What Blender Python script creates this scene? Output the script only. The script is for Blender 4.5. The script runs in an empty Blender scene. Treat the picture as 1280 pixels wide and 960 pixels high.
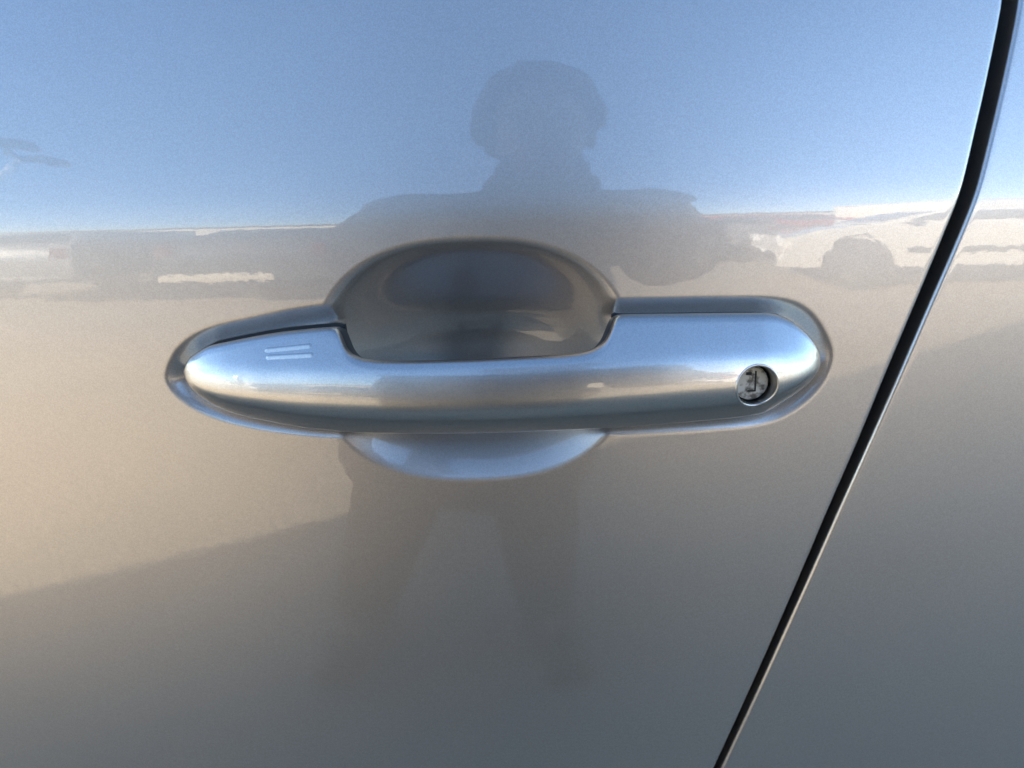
import bpy, bmesh, math, random
import numpy as np
from mathutils import Vector, Matrix

# ------------------------------------------------------------------ camera, sky, sun, exposure
scene = bpy.context.scene
COL = scene.collection
R = math.radians

F_PX = 888.0                      # focal length in pixels of a 1280 px wide picture
CAM = Vector((0.0, -0.262, 1.055))
PITCH, ROLL = 12.0, -1.5
cam_d = bpy.data.cameras.new("camera")
cam_d.sensor_width = 36.0
cam_d.lens = F_PX / 1280.0 * 36.0
cam_d.clip_start = 0.005
cam_d.clip_end = 2000.0
cam = bpy.data.objects.new("camera", cam_d)
COL.objects.link(cam)
CAM_ROT = Matrix.Rotation(R(90 - PITCH), 4, 'X') @ Matrix.Rotation(R(ROLL), 4, 'Z')
cam.matrix_world = Matrix.Translation(CAM) @ CAM_ROT
scene.camera = cam

SUN_EL = R(19.0)
SUN_DIR = Vector((-0.85, 0.527, 0.0)).normalized()          # horizontal direction towards the sun
world = bpy.data.worlds.new("World")
scene.world = world
world.use_nodes = True
wn = world.node_tree.nodes
sky = wn.new("ShaderNodeTexSky")
sky.sky_type = 'NISHITA'
sky.sun_disc = False
sky.sun_elevation = SUN_EL
sky.sun_rotation = math.atan2(SUN_DIR.x, SUN_DIR.y)
sky.air_density = 1.0
sky.altitude = 1500.0
sky.dust_density = 0.1
sky.ozone_density = 3.0
wn["Background"].inputs[1].default_value = 0.09
world.node_tree.links.new(sky.outputs[0], wn["Background"].inputs[0])

sun_d = bpy.data.lights.new("sun", 'SUN')
sun_d.energy = 5.0
sun_d.angle = R(0.5)
sun_d.color = (1.0, 0.89, 0.74)
sun = bpy.data.objects.new("sun", sun_d)
COL.objects.link(sun)
to_sun = Vector((SUN_DIR.x * math.cos(SUN_EL), SUN_DIR.y * math.cos(SUN_EL), math.sin(SUN_EL)))
sun.rotation_euler = to_sun.to_track_quat('Z', 'Y').to_euler()
sun.location = (-20, 20, 15)

scene.view_settings.view_transform = 'Standard'
scene.view_settings.look = 'None'
scene.view_settings.gamma = 1.0
scene.view_settings.exposure = 3.1
scene.view_settings.use_curve_mapping = False
scene.cycles.max_bounces = 8
scene.cycles.glossy_bounces = 6

# ------------------------------------------------------------------ helpers
rng = random.Random(7)


def P(px, py, Y=0.0):
    """Point of the plane Y seen at a pixel of the 1280x960 photograph (to measure outlines in metres)."""
    d = CAM_ROT.to_3x3() @ Vector(((px - 640) / F_PX, -(py - 480) / F_PX, -1.0))
    s = (Y - CAM.y) / d.y
    return CAM + d * s


def put(o, parent=None):
    COL.objects.link(o)
    if parent is not None:
        o.parent = parent
    return o


def tag(o, label=None, cat=None, group=None, kind=None):
    if label: o["label"] = label
    if cat: o["category"] = cat
    if group: o["group"] = group
    if kind: o["kind"] = kind
    return o


def empty(name, loc=(0, 0, 0), rz=0.0):
    o = bpy.data.objects.new(name, None)
    o.location = loc
    o.rotation_euler = (0, 0, rz)
    return put(o)


def mesh_obj(name, verts, faces, mat, parent=None, smooth=True):
    me = bpy.data.meshes.new(name)
    me.from_pydata([tuple(v) for v in verts], [], [tuple(f) for f in faces])
    if smooth:
        me.polygons.foreach_set("use_smooth", [True] * len(me.polygons))
    me.update()
    if mat: me.materials.append(mat)
    return put(bpy.data.objects.new(name, me), parent)


def grid_obj(name, pts, mat, parent=None, flip=False, closed_u=False):
    """pts: array rows x cols x 3"""
    pts = np.asarray(pts, dtype=float)
    nr, nc, _ = pts.shape
    idx = np.arange(nr * nc).reshape(nr, nc)
    a, b, c, d = idx[:-1, :-1], idx[:-1, 1:], idx[1:, 1:], idx[1:, :-1]
    if closed_u:
        a = idx[:-1, :]; b = np.roll(idx, -1, 1)[:-1, :]; c = np.roll(idx, -1, 1)[1:, :]; d = idx[1:, :]
    f = np.stack([a, b, c, d] if not flip else [d, c, b, a], -1).reshape(-1, 4)
    me = bpy.data.meshes.new(name)
    me.vertices.add(nr * nc)
    me.vertices.foreach_set("co", pts.reshape(-1))
    me.loops.add(f.size)
    me.polygons.add(len(f))
    me.loops.foreach_set("vertex_index", f.reshape(-1))
    me.polygons.foreach_set("loop_start", np.arange(0, f.size, 4))
    me.polygons.foreach_set("loop_total", np.full(len(f), 4))
    me.update(calc_edges=True)
    me.validate()
    me.polygons.foreach_set("use_smooth", np.ones(len(me.polygons), dtype=bool))
    me.materials.append(mat)
    return put(bpy.data.objects.new(name, me), parent)


def bm_obj(name, bm, mat, parent=None, smooth=False, sharp=None):
    me = bpy.data.meshes.new(name)
    bmesh.ops.recalc_face_normals(bm, faces=bm.faces)
    bm.to_mesh(me)
    bm.free()
    if smooth or sharp:
        me.polygons.foreach_set("use_smooth", [True] * len(me.polygons))
    if sharp:
        me.set_sharp_from_angle(angle=R(sharp))
    me.materials.append(mat)
    return put(bpy.data.objects.new(name, me), parent)


def add_box(bm, c, s, rot=None, bevel=0.0):
    r = bmesh.ops.create_cube(bm, size=1.0)
    m = Matrix.Translation(c) @ (rot.to_4x4() if rot else Matrix()) @ Matrix.Diagonal((*s, 1))
    bmesh.ops.transform(bm, matrix=m, verts=r["verts"])
    if bevel:
        ed = list({e for v in r["verts"] for e in v.link_edges})
        bmesh.ops.bevel(bm, geom=ed, offset=bevel, segments=2, affect='EDGES', profile=0.6)


def add_cyl(bm, c, r1, r2, depth, axis='Y', seg=32, cap=True):
    r = bmesh.ops.create_cone(bm, cap_ends=cap, segments=seg, radius1=r1, radius2=r2, depth=depth)
    rot = {'Z': Matrix(), 'Y': Matrix.Rotation(R(90), 4, 'X'), 'X': Matrix.Rotation(R(90), 4, 'Y')}[axis]
    bmesh.ops.transform(bm, matrix=Matrix.Translation(c) @ rot, verts=r["verts"])
    return r["verts"]


def add_capsule(bm, a, b, ra, rb, seg=14, sq=(1, 1, 1)):
    """Tapered capsule: two spheres and a cone, for voxel union."""
    a, b = Vector(a), Vector(b)
    for p, r in ((a, ra), (b, rb)):
        s = bmesh.ops.create_uvsphere(bm, u_segments=seg, v_segments=seg // 2 + 2, radius=r)
        bmesh.ops.transform(bm, matrix=Matrix.Translation(p), verts=s["verts"])
    d = b - a
    if d.length > 1e-5:
        s = bmesh.ops.create_cone(bm, cap_ends=True, segments=seg, radius1=ra, radius2=rb, depth=d.length)
        m = Matrix.Translation((a + b) / 2) @ d.to_track_quat('Z', 'Y').to_matrix().to_4x4()
        bmesh.ops.transform(bm, matrix=m, verts=s["verts"])


def add_ellipsoid(bm, c, s, rot=None, seg=20):
    r = bmesh.ops.create_uvsphere(bm, u_segments=seg, v_segments=seg // 2 + 2, radius=1.0)
    m = Matrix.Translation(c) @ (rot.to_4x4() if rot else Matrix()) @ Matrix.Diagonal((*s, 1))
    bmesh.ops.transform(bm, matrix=m, verts=r["verts"])


def remeshed(name, bm, mat, parent, voxel=0.006, smooth=4):
    """One continuous surface from overlapping solids."""
    me = bpy.data.meshes.new(name)
    bm.to_mesh(me); bm.free()
    o = put(bpy.data.objects.new(name, me), parent)
    md = o.modifiers.new("r", 'REMESH'); md.mode = 'VOXEL'; md.voxel_size = voxel; md.use_smooth_shade = True
    if smooth:
        ms = o.modifiers.new("s", 'SMOOTH'); ms.iterations = smooth; ms.factor = 0.5
    dg = bpy.context.evaluated_depsgraph_get()
    dg.update()
    me2 = bpy.data.meshes.new_from_object(o.evaluated_get(dg))
    o.modifiers.clear()
    o.data = me2
    me2.materials.clear(); me2.materials.append(mat)
    me2.polygons.foreach_set("use_smooth", [True] * len(me2.polygons))
    bpy.data.meshes.remove(me)
    return o


def tube_mesh(path, rad, seg=10):
    """Closed-section tube along a list of points, returns verts, faces."""
    path = [Vector(p) for p in path]
    V, Fc = [], []
    for i, p in enumerate(path):
        t = (path[min(i + 1, len(path) - 1)] - path[max(i - 1, 0)]).normalized()
        n = t.cross(Vector((0, 1, 0))).normalized() if abs(t.y) < 0.9 else t.cross(Vector((1, 0, 0))).normalized()
        b = t.cross(n)
        rr = rad[i] if hasattr(rad, '__len__') else rad
        for k in range(seg):
            an = 2 * math.pi * k / seg
            V.append(p + n * math.cos(an) * rr + b * math.sin(an) * rr)
    for i in range(len(path) - 1):
        for k in range(seg):
            Fc.append((i * seg + k, i * seg + (k + 1) % seg, (i + 1) * seg + (k + 1) % seg, (i + 1) * seg + k))
    Fc.append(tuple(range(seg - 1, -1, -1)))
    Fc.append(tuple((len(path) - 1) * seg + k for k in range(seg)))
    return V, Fc


# ------------------------------------------------------------------ materials
def new_mat(name):
    m = bpy.data.materials.new(name)
    m.use_nodes = True
    nt = m.node_tree
    return m, nt, nt.nodes["Principled BSDF"]


def simple(name, col, rough=0.5, metal=0.0, spec=0.5, coat=0.0, noise=0.0, scale=40.0, bump=0.0, coat_rough=0.03):
    m, nt, b = new_mat(name)
    b.inputs["Base Color"].default_value = (*col, 1)
    b.inputs["Roughness"].default_value = rough
    b.inputs["Metallic"].default_value = metal
    b.inputs["Specular IOR Level"].default_value = spec
    b.inputs["Coat Weight"].default_value = coat
    b.inputs["Coat Roughness"].default_value = coat_rough
    if noise or bump:
        tc = nt.nodes.new("ShaderNodeTexCoord")
        nz = nt.nodes.new("ShaderNodeTexNoise")
        nz.inputs["Scale"].default_value = scale
        nz.inputs["Detail"].default_value = 6
        nt.links.new(tc.outputs["Object"], nz.inputs["Vector"])
        if noise:
            mx = nt.nodes.new("ShaderNodeMix"); mx.data_type = 'RGBA'
            mx.inputs[6].default_value = (*[c * (1 - noise) for c in col], 1)
            mx.inputs[7].default_value = (*[min(1, c * (1 + noise)) for c in col], 1)
            nt.links.new(nz.outputs["Fac"], mx.inputs[0])
            nt.links.new(mx.outputs[2], b.inputs["Base Color"])
        if bump:
            bp = nt.nodes.new("ShaderNodeBump")
            bp.inputs["Strength"].default_value = bump
            bp.inputs["Distance"].default_value = 0.01
            nt.links.new(nz.outputs["Fac"], bp.inputs["Height"])
            nt.links.new(bp.outputs[0], b.inputs["Normal"])
    return m


def metallic_paint(name, col, rough=0.42, flake=0.032, coat_ior=1.56, metal=1.0):
    """Silver basecoat with flakes under a clear coat with faint orange peel."""
    m, nt, b = new_mat(name)
    N, L = nt.nodes, nt.links
    tc = N.new("ShaderNodeTexCoord")
    geo = N.new("ShaderNodeNewGeometry")
    # flakes: every cell of about 0.4 mm tilts its own way
    vo = N.new("ShaderNodeTexVoronoi"); vo.inputs["Scale"].default_value = 3000.0
    L.new(tc.outputs["Object"], vo.inputs["Vector"])
    sub = N.new("ShaderNodeVectorMath"); sub.operation = 'SUBTRACT'; sub.inputs[1].default_value = (0.5, 0.5, 0.5)
    L.new(vo.outputs["Color"], sub.inputs[0])
    sc = N.new("ShaderNodeVectorMath"); sc.operation = 'SCALE'; sc.inputs["Scale"].default_value = flake
    L.new(sub.outputs[0], sc.inputs[0])
    ad = N.new("ShaderNodeVectorMath"); ad.operation = 'ADD'
    L.new(geo.outputs["Normal"], ad.inputs[0]); L.new(sc.outputs[0], ad.inputs[1])
    nm = N.new("ShaderNodeVectorMath"); nm.operation = 'NORMALIZE'
    L.new(ad.outputs[0], nm.inputs[0])
    L.new(nm.outputs[0], b.inputs["Normal"])
    # flake brightness and faint mottling of the base
    sep = N.new("ShaderNodeSeparateColor"); L.new(vo.outputs["Color"], sep.inputs[0])
    nz = N.new("ShaderNodeTexNoise"); nz.inputs["Scale"].default_value = 9.0; nz.inputs["Detail"].default_value = 5
    L.new(tc.outputs["Object"], nz.inputs["Vector"])
    mr = N.new("ShaderNodeMapRange"); mr.inputs[3].default_value = 0.90; mr.inputs[4].default_value = 1.10
    L.new(sep.outputs[1], mr.inputs[0])
    mr2 = N.new("ShaderNodeMapRange"); mr2.inputs[3].default_value = 0.94; mr2.inputs[4].default_value = 1.06
    L.new(nz.outputs["Fac"], mr2.inputs[0])
    mu = N.new("ShaderNodeMath"); mu.operation = 'MULTIPLY'
    L.new(mr.outputs[0], mu.inputs[0]); L.new(mr2.outputs[0], mu.inputs[1])
    cs = N.new("ShaderNodeVectorMath"); cs.operation = 'SCALE'; cs.inputs[0].default_value = col
    L.new(mu.outputs[0], cs.inputs["Scale"])
    L.new(cs.outputs[0], b.inputs["Base Color"])
    b.inputs["Metallic"].default_value = metal
    b.inputs["Roughness"].default_value = rough
    b.inputs["Coat Weight"].default_value = 1.0
    b.inputs["Coat IOR"].default_value = coat_ior
    b.inputs["Coat Roughness"].default_value = 0.012
    # orange peel in the clear coat
    n2 = N.new("ShaderNodeTexNoise"); n2.inputs["Scale"].default_value = 260.0; n2.inputs["Detail"].default_value = 2
    L.new(tc.outputs["Object"], n2.inputs["Vector"])
    bp = N.new("ShaderNodeBump"); bp.inputs["Strength"].default_value = 1.0; bp.inputs["Distance"].default_value = 0.000012
    L.new(n2.outputs["Fac"], bp.inputs["Height"])
    L.new(bp.outputs[0], b.inputs["Coat Normal"])
    return m


M = {}
M["paint"] = metallic_paint("silver_metallic_paint", (0.390, 0.354, 0.318))
M["handle_paint"] = metallic_paint("silver_metallic_handle_paint", (0.42, 0.395, 0.36), rough=0.35, flake=0.03)
M["rubber"] = simple("black_rubber", (0.012, 0.012, 0.013), 0.55, spec=0.3)
M["black_plastic"] = simple("black_plastic", (0.02, 0.02, 0.022), 0.5, noise=0.2, scale=200)
M["dark_trim"] = simple("dark_inner_trim", (0.008, 0.008, 0.009), 0.9, spec=0.05)
M["tinted_glass"] = simple("tinted_glass", (0.012, 0.014, 0.015), 0.02, spec=0.5, coat=1.0)
M["tyre"] = simple("tyre_rubber", (0.02, 0.02, 0.02), 0.8, noise=0.3, scale=60)
M["alloy"] = simple("alloy_rim", (0.45, 0.45, 0.46), 0.3, metal=1.0)
M["chrome"] = simple("bright_metal", (0.7, 0.7, 0.7), 0.12, metal=1.0)
M["lamp_glass"] = simple("lamp_glass", (0.75, 0.75, 0.75), 0.08, coat=1.0)
M["red_lamp"] = simple("red_lamp_glass", (0.10, 0.006, 0.006), 0.1, coat=1.0)
M["white_paint"] = simple("white_car_paint", (0.62, 0.60, 0.55), 0.35, coat=1.0)
M["red_paint"] = simple("red_car_paint", (0.40, 0.03, 0.025), 0.35, coat=1.0)
M["black_paint"] = simple("dark_car_paint", (0.03, 0.032, 0.036), 0.35, coat=1.0)
M["grey_paint"] = simple("grey_car_paint", (0.16, 0.16, 0.165), 0.35, coat=1.0)
M["green_stripe"] = simple("green_stripe_paint", (0.12, 0.42, 0.18), 0.4)
M["plate"] = simple("number_plate_white", (0.7, 0.7, 0.68), 0.4)
M["plaster"] = simple("cream_render", (0.62, 0.55, 0.43), 0.9, noise=0.12, scale=0.6)
M["roof_tile"] = simple("roof_sheet", (0.16, 0.10, 0.08), 0.8, noise=0.25, scale=3)
M["coat_cloth"] = simple("dark_coat_cloth", (0.085, 0.085, 0.095), 0.9, noise=0.25, scale=30, bump=0.3)
M["trouser_cloth"] = simple("brown_trouser_cloth", (0.04, 0.033, 0.03), 0.9, noise=0.25, scale=40, bump=0.3)
M["skin"] = simple("skin", (0.28, 0.17, 0.12), 0.5, noise=0.08, scale=30)
M["hair"] = simple("dark_hair", (0.055, 0.047, 0.045), 0.6, noise=0.4, scale=60, bump=1.0)
M["shoe"] = simple("dark_shoe_leather", (0.04, 0.035, 0.03), 0.5)
M["phone_back"] = simple("phone_back_black", (0.012, 0.012, 0.014), 0.25, coat=0.6)


def lock_material():
    m, nt, b = new_mat("worn_lock_metal")
    N, L = nt.nodes, nt.links
    tc = N.new("ShaderNodeTexCoord")
    nz = N.new("ShaderNodeTexNoise"); nz.inputs["Scale"].default_value = 420; nz.inputs["Detail"].default_value = 8
    L.new(tc.outputs["Object"], nz.inputs["Vector"])
    cr = N.new("ShaderNodeValToRGB")
    cr.color_ramp.elements[0].position = 0.34; cr.color_ramp.elements[0].color = (0.10, 0.09, 0.07, 1)
    cr.color_ramp.elements[1].position = 0.50; cr.color_ramp.elements[1].color = (0.42, 0.40, 0.35, 1)
    L.new(nz.outputs["Fac"], cr.inputs[0]); L.new(cr.outputs[0], b.inputs["Base Color"])
    b.inputs["Metallic"].default_value = 0.35
    b.inputs["Roughness"].default_value = 0.55
    bp = N.new("ShaderNodeBump"); bp.inputs["Strength"].default_value = 0.4; bp.inputs["Distance"].default_value = 0.0004
    L.new(nz.outputs["Fac"], bp.inputs["Height"]); L.new(bp.outputs[0], b.inputs["Normal"])
    return m


def asphalt_material():
    m, nt, b = new_mat("weathered_asphalt")
    N, L = nt.nodes, nt.links
    tc = N.new("ShaderNodeTexCoord")
    n1 = N.new("ShaderNodeTexNoise"); n1.inputs["Scale"].default_value = 0.9; n1.inputs["Detail"].default_value = 8
    n2 = N.new("ShaderNodeTexNoise"); n2.inputs["Scale"].default_value = 45; n2.inputs["Detail"].default_value = 4
    for n in (n1, n2): L.new(tc.outputs["Object"], n.inputs["Vector"])
    c1 = N.new("ShaderNodeValToRGB")
    c1.color_ramp.elements[0].position = 0.3; c1.color_ramp.elements[0].color = (0.325, 0.275, 0.200, 1)
    c1.color_ramp.elements[1].position = 0.7; c1.color_ramp.elements[1].color = (0.42, 0.362, 0.268, 1)
    L.new(n1.outputs["Fac"], c1.inputs[0])
    mr = N.new("ShaderNodeMapRange"); mr.inputs[3].default_value = 0.75; mr.inputs[4].default_value = 1.25
    L.new(n2.outputs["Fac"], mr.inputs[0])
    vs = N.new("ShaderNodeVectorMath"); vs.operation = 'SCALE'
    L.new(c1.outputs[0], vs.inputs[0]); L.new(mr.outputs[0], vs.inputs["Scale"])
    L.new(vs.outputs[0], b.inputs["Base Color"])
    b.inputs["Roughness"].default_value = 0.9
    b.inputs["Specular IOR Level"].default_value = 0.2
    bp = N.new("ShaderNodeBump"); bp.inputs["Strength"].default_value = 0.5; bp.inputs["Distance"].default_value = 0.01
    L.new(n2.outputs["Fac"], bp.inputs["Height"]); L.new(bp.outputs[0], b.inputs["Normal"])
    return m


M["lock"] = lock_material()
M["asphalt"] = asphalt_material()

# ------------------------------------------------------------------ the ground
gs = 400.0
ground = mesh_obj("ground", [(-gs, -gs, 0), (gs, -gs, 0), (gs, gs, 0), (-gs, gs, 0)], [(0, 1, 2, 3)], M["asphalt"], smooth=False)
tag(ground, "pale weathered asphalt of the car park", kind="structure")

# ------------------------------------------------------------------ shape of the car's side
def z_of(py):
    return CAM.z + (-CAM.y) * math.tan(R(-PITCH) - math.atan((py - 480) / F_PX))


# outward normal's tilt upwards (degrees) against height
_tab = [(0.0, 2.0), (0.35, 0.0), (0.45, -3.0), (0.60, -8.0), (0.72, -10.0)]
_tab += [(z_of(py), t) for py, t in ((960, -8.8), (850, -7.5), (640, -5.2), (480, -3.4), (385, -2.2), (320, -1.4),
                                    (285, -0.7), (272, 1.5), (260, 5.0), (240, 8.4), (200, 10.0), (150, 11.0), (80, 12.0), (0, 13.0))]
_tab += [(1.20, 15.0), (1.30, 18.0)]
_zz = np.arange(0.2, 1.3, 0.00025)
_tt = np.interp(_zz, [a for a, _ in _tab], [b for _, b in _tab])
_k = np.exp(-0.5 * (np.arange(-40, 41) / 12.0) ** 2); _k /= _k.sum()
_tt = np.convolve(np.pad(_tt, 40, mode='edge'), _k, mode='valid')
_SS = np.concatenate([[0], np.cumsum(np.tan(np.radians(_tt))[:-1] * 0.00025)])
_SS -= np.interp(1.0, _zz, _SS)
RX = 5.0


def side_y(x, z):
    return np.interp(z, _zz, _SS) + (np.asarray(x) + 0.0) ** 2 / (2 * RX)


# recess outline (left tip, over the top, right end, back along the bottom), measured in metres
def poly(pxs, Y=0.0):
    return np.array([(P(a, b, Y).x, P(a, b, Y).z) for a, b in pxs])


def smooth_closed(pts, n=240, it=0):
    """Closed Catmull-Rom through the points, resampled by arc length."""
    out = []
    m = len(pts)
    for i in range(m):
        p0, p1, p2, p3 = pts[i - 1], pts[i], pts[(i + 1) % m], pts[(i + 2) % m]
        for t in np.linspace(0, 1, 12, endpoint=False):
            out.append(0.5 * ((2 * p1) + (-p0 + p2) * t + (2 * p0 - 5 * p1 + 4 * p2 - p3) * t * t + (-p0 + 3 * p1 - 3 * p2 + p3) * t ** 3))
    out = np.array(out)
    seg = np.r_[0, np.cumsum(np.linalg.norm(np.diff(np.vstack([out, out[:1]]), axis=0), axis=1))]
    s = np.linspace(0, seg[-1], n, endpoint=False)
    cl = np.vstack([out, out[:1]])
    return np.stack([np.interp(s, seg, cl[:, 0]), np.interp(s, seg, cl[:, 1])], -1)


GROOVE = smooth_closed(poly([(206, 476), (212, 450), (229, 428), (262, 410), (320, 396), (400, 381), (500, 377), (600, 375), (700, 374),
                             (800, 373), (900, 372), (965, 373), (1001, 382), (1025, 404), (1041, 438), (1037, 465), (1021, 492), (992, 516),
                             (958, 530), (900, 537), (800, 543), (700, 547), (560, 550), (430, 548), (380, 545), (310, 535), (258, 520), (224, 500)]))


def signed_dist(pg, x, z):
    shp = x.shape
    x = x.ravel(); z = z.ravel()
    a = pg; b = np.roll(pg, -1, 0)
    dmin = np.full(x.shape, 1e9); inside = np.zeros(x.shape, bool)
    for (ax, az), (bx, bz) in zip(a, b):
        ex, ez = bx - ax, bz - az
        t = np.clip(((x - ax) * ex + (z - az) * ez) / (ex * ex + ez * ez + 1e-18), 0, 1)
        d = (x - ax - t * ex) ** 2 + (z - az - t * ez) ** 2
        np.minimum(dmin, d, out=dmin)
        cond = ((az > z) != (bz > z))
        with np.errstate(divide='ignore', invalid='ignore'):
            xi = ax + (z - az) / (bz - az if bz != az else 1e-12) * ex
        inside ^= cond & (x < xi)
    d = np.sqrt(dmin)
    return np.where(inside, -d, d).reshape(shp)


CUP_C = P(592, 456); CUP_A = 0.0555; CUP_B = 0.0442; CUP_D = 0.035
GROOVE_D = 0.0040


def sm(x, a, b):
    t = np.clip((x - a) / (b - a), 0, 1)
    return t * t * (3 - 2 * t)


def recess(x, z):
    """Depth pressed into the door skin around and behind the handle."""
    x = np.asarray(x, float); z = np.asarray(z, float)
    out = np.zeros(x.shape)
    near = (np.abs(x) < 0.16) & (z > 0.93) & (z < 1.08)
    if not near.any():
        return out
    xn, zn = x[near], z[near]
    sd = signed_dist(GROOVE, xn, zn)
    q = np.clip((-sd + 0.0012) / 0.0085, 0, 1)
    g = GROOVE_D * (q * q * (3 - 2 * q))
    rr = (np.abs((xn - CUP_C.x) / CUP_A) ** 2.45 + np.abs((zn - CUP_C.z) / CUP_B) ** 2.45) ** (1 / 2.45)
    qc = np.clip(1.07 - rr, 0, 1)
    qu = qc * qc / (qc + 0.16) * 1.16
    up = CUP_D * (1 - (1 - np.clip(qu, 0, 1)) ** 2.1)
    ql = qc * qc / (qc + 0.07) * 1.07                                  # the lower side is a shallow ramp that falls off behind the handle
    lo = 0.0175 * (1 - (1 - ql) ** 2) + (CUP_D - 0.0175) * sm(ql, 0.5, 1.0)
    wl = sm((CUP_C.z - zn) / CUP_B, 0.12, 0.62)
    c = up * (1 - wl) + lo * wl
    k = 0.0035
    h = np.clip(0.5 + 0.5 * (c - g) / k, 0, 1)
    m = c * h + g * (1 - h) + k * h * (1 - h) - k * 0.25 * np.clip(1 - np.maximum(c, g) / k, 0, 1) ** 2
    out[near] = np.maximum(m, 0)
    return out


def spaced(*parts):
    """Join (start, end, step) runs into one ascending array."""
    r = [np.linspace(a, b, max(2, int(round((b - a) / s)) + 1))[:-1] for a, b, s in parts]
    return np.concatenate(r + [[parts[-1][1]]])


# shut line between the two doors
_gl = [(1257, 0), (1245, 60), (1232.5, 120), (1223, 160), (1203, 244), (1194, 265), (1180, 300), (1146.5, 380), (1112.5, 460), (1075.5, 550), (1036, 640), (976, 780), (894.5, 960)]
_gr = [(1276, 0), (1264, 60), (1251, 120), (1241.5, 160), (1220, 244), (1211.5, 265), (1197.5, 300), (1162.5, 380), (1128, 460), (1088.5, 550), (1048, 640), (985.5, 780), (902.5, 960)]


def gap_curve(pxs):
    pts = []
    for a, b in pxs[::-1]:
        Y = 0.0
        for _ in range(6):
            p = P(a, b, Y); Y = float(side_y(p.x, p.z))
        pts.append((p.z, p.x))
    z0, x0 = pts[0]
    sl = (pts[1][1] - x0) / (pts[1][0] - z0)
    low = [(0.30, x0 - 0.125), (0.45, x0 - 0.118), (0.60, x0 - 0.085), (0.74, x0 - sl * (z0 - 0.74) * 0.93)]
    z1, x1 = pts[-1]
    top = [(1.17, x1 + 0.004), (1.22, x1 + 0.006)]
    a = low + pts + top
    zz = np.arange(0.30, 1.22, 0.001)
    xx = np.interp(zz, [p[0] for p in a], [p[1] for p in a])
    kk = np.exp(-0.5 * (np.arange(-24, 25) / 5.0) ** 2); kk /= kk.sum()
    xx = np.convolve(np.pad(xx, 24, mode='reflect', reflect_type='odd'), kk, mode='valid')
    return lambda z: np.interp(z, zz, xx)


gapL, gapR = gap_curve(_gl), gap_curve(_gr)
Z_SILL, Z_BELT = 0.36, 1.195
X_HINGE, X_REAR = -0.88, 1.02

# ------------------------------------------------------------------ the silver car
car = empty("silver_car", (0, 0, 0))
tag(car, "silver metallic car with pull handle and key lock on its front door, seen close up", "car")


def hem_columns(edge_x, z, r, side, depth=0.02):
    """Rounded folded edge that turns inwards at a shut line."""
    xs, dy = [], []
    for a in np.linspace(0, 90, 9)[1:]:
        xs.append(edge_x - side * r * (1 - math.sin(R(a)))); dy.append(r * (1 - math.cos(R(a))))
    xs.append(edge_x - side * 0.0004); dy.append(depth)
    return np.stack(xs, -1), np.array(dy)


# front door
rows = spaced((Z_SILL, 0.80, 0.02), (0.80, 0.945, 0.004), (0.945, 1.062, 0.0005), (1.062, 1.105, 0.0012), (1.105, Z_BELT, 0.006))
RF = 0.0022
x_in = spaced((X_HINGE, -0.24, 0.03), (-0.24, -0.142, 0.004), (-0.142, 0.128, 0.0005))
zc = rows[:, None]
sq = spaced((0.0, 1.0, 1 / 26.0))[1:]
edge = gapL(rows)
# columns: straight ones up to the handle's end, then easing to the slanting edge
x_left = np.minimum(x_in[None, :], 10)
shear_end = edge - RF
span = x_in[-1]
# below the handle the edge slants in under the straight columns: squeeze all columns a little
u = (x_in - X_HINGE) / (span - X_HINGE)
need = np.minimum(span, shear_end - 0.012)
ease = np.clip((u - 0.3) / 0.7, 0, 1)
X1 = x_in[None, :] - (span - need)[:, None] * (ease ** 2)[None, :]
X2 = need[:, None] + (shear_end - need)[:, None] * sq[None, :]
Xf = np.concatenate([X1, X2], 1)
Zf = np.repeat(zc, Xf.shape[1], 1)
Yf = side_y(Xf, Zf) + recess(Xf, Zf)
hx, hdy = hem_columns(edge, rows, RF, 1)
Xh = hx; Zh = np.repeat(zc, hx.shape[1], 1); Yh = side_y(Xh, Zh) + hdy[None, :]
pts = np.stack([np.concatenate([Xf, Xh], 1), np.concatenate([Yf, Yh], 1), np.concatenate([Zf, Zh], 1)], -1)
front_door = grid_obj("front_door", pts, M["paint"], car)

# rear door, a hair further out than the front one
RR = 0.0016
rows = spaced((Z_SILL, 0.80, 0.02), (0.80, 1.105, 0.0015), (1.105, Z_BELT, 0.005))
edge = gapR(rows)
uu = spaced((0, 0.08, 0.002), (0.08, 0.2, 0.006), (0.2, 1.0, 0.04))
st = edge + RR
Xr = st[:, None] + (X_REAR - st)[:, None] * uu[None, :]
Zr = np.repeat(rows[:, None], Xr.shape[1], 1)
Yr = side_y(Xr, Zr)
hx, hdy = hem_columns(edge, rows, RR, -1)
hx = hx[:, ::-1]; hdy = hdy[::-1]
Zh = np.repeat(rows[:, None], hx.shape[1], 1)
pts = np.stack([np.concatenate([hx, Xr], 1), np.concatenate([side_y(hx, Zh) + hdy[None, :], Yr], 1), np.concatenate([Zh, Zr], 1)], -1)
rear_door = grid_obj("rear_door", pts, M["paint"], car)

# rubber seal at the bottom of the shut line
zs = np.linspace(Z_SILL, Z_BELT, 120)
V, Fc = tube_mesh([((gapL(z) + gapR(z)) / 2 + 0.0005, float(side_y(0.15, z)) + 0.0165, z) for z in zs], 0.0052, 12)
mesh_obj("door_seal", V, Fc, M["rubber"], car)

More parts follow.
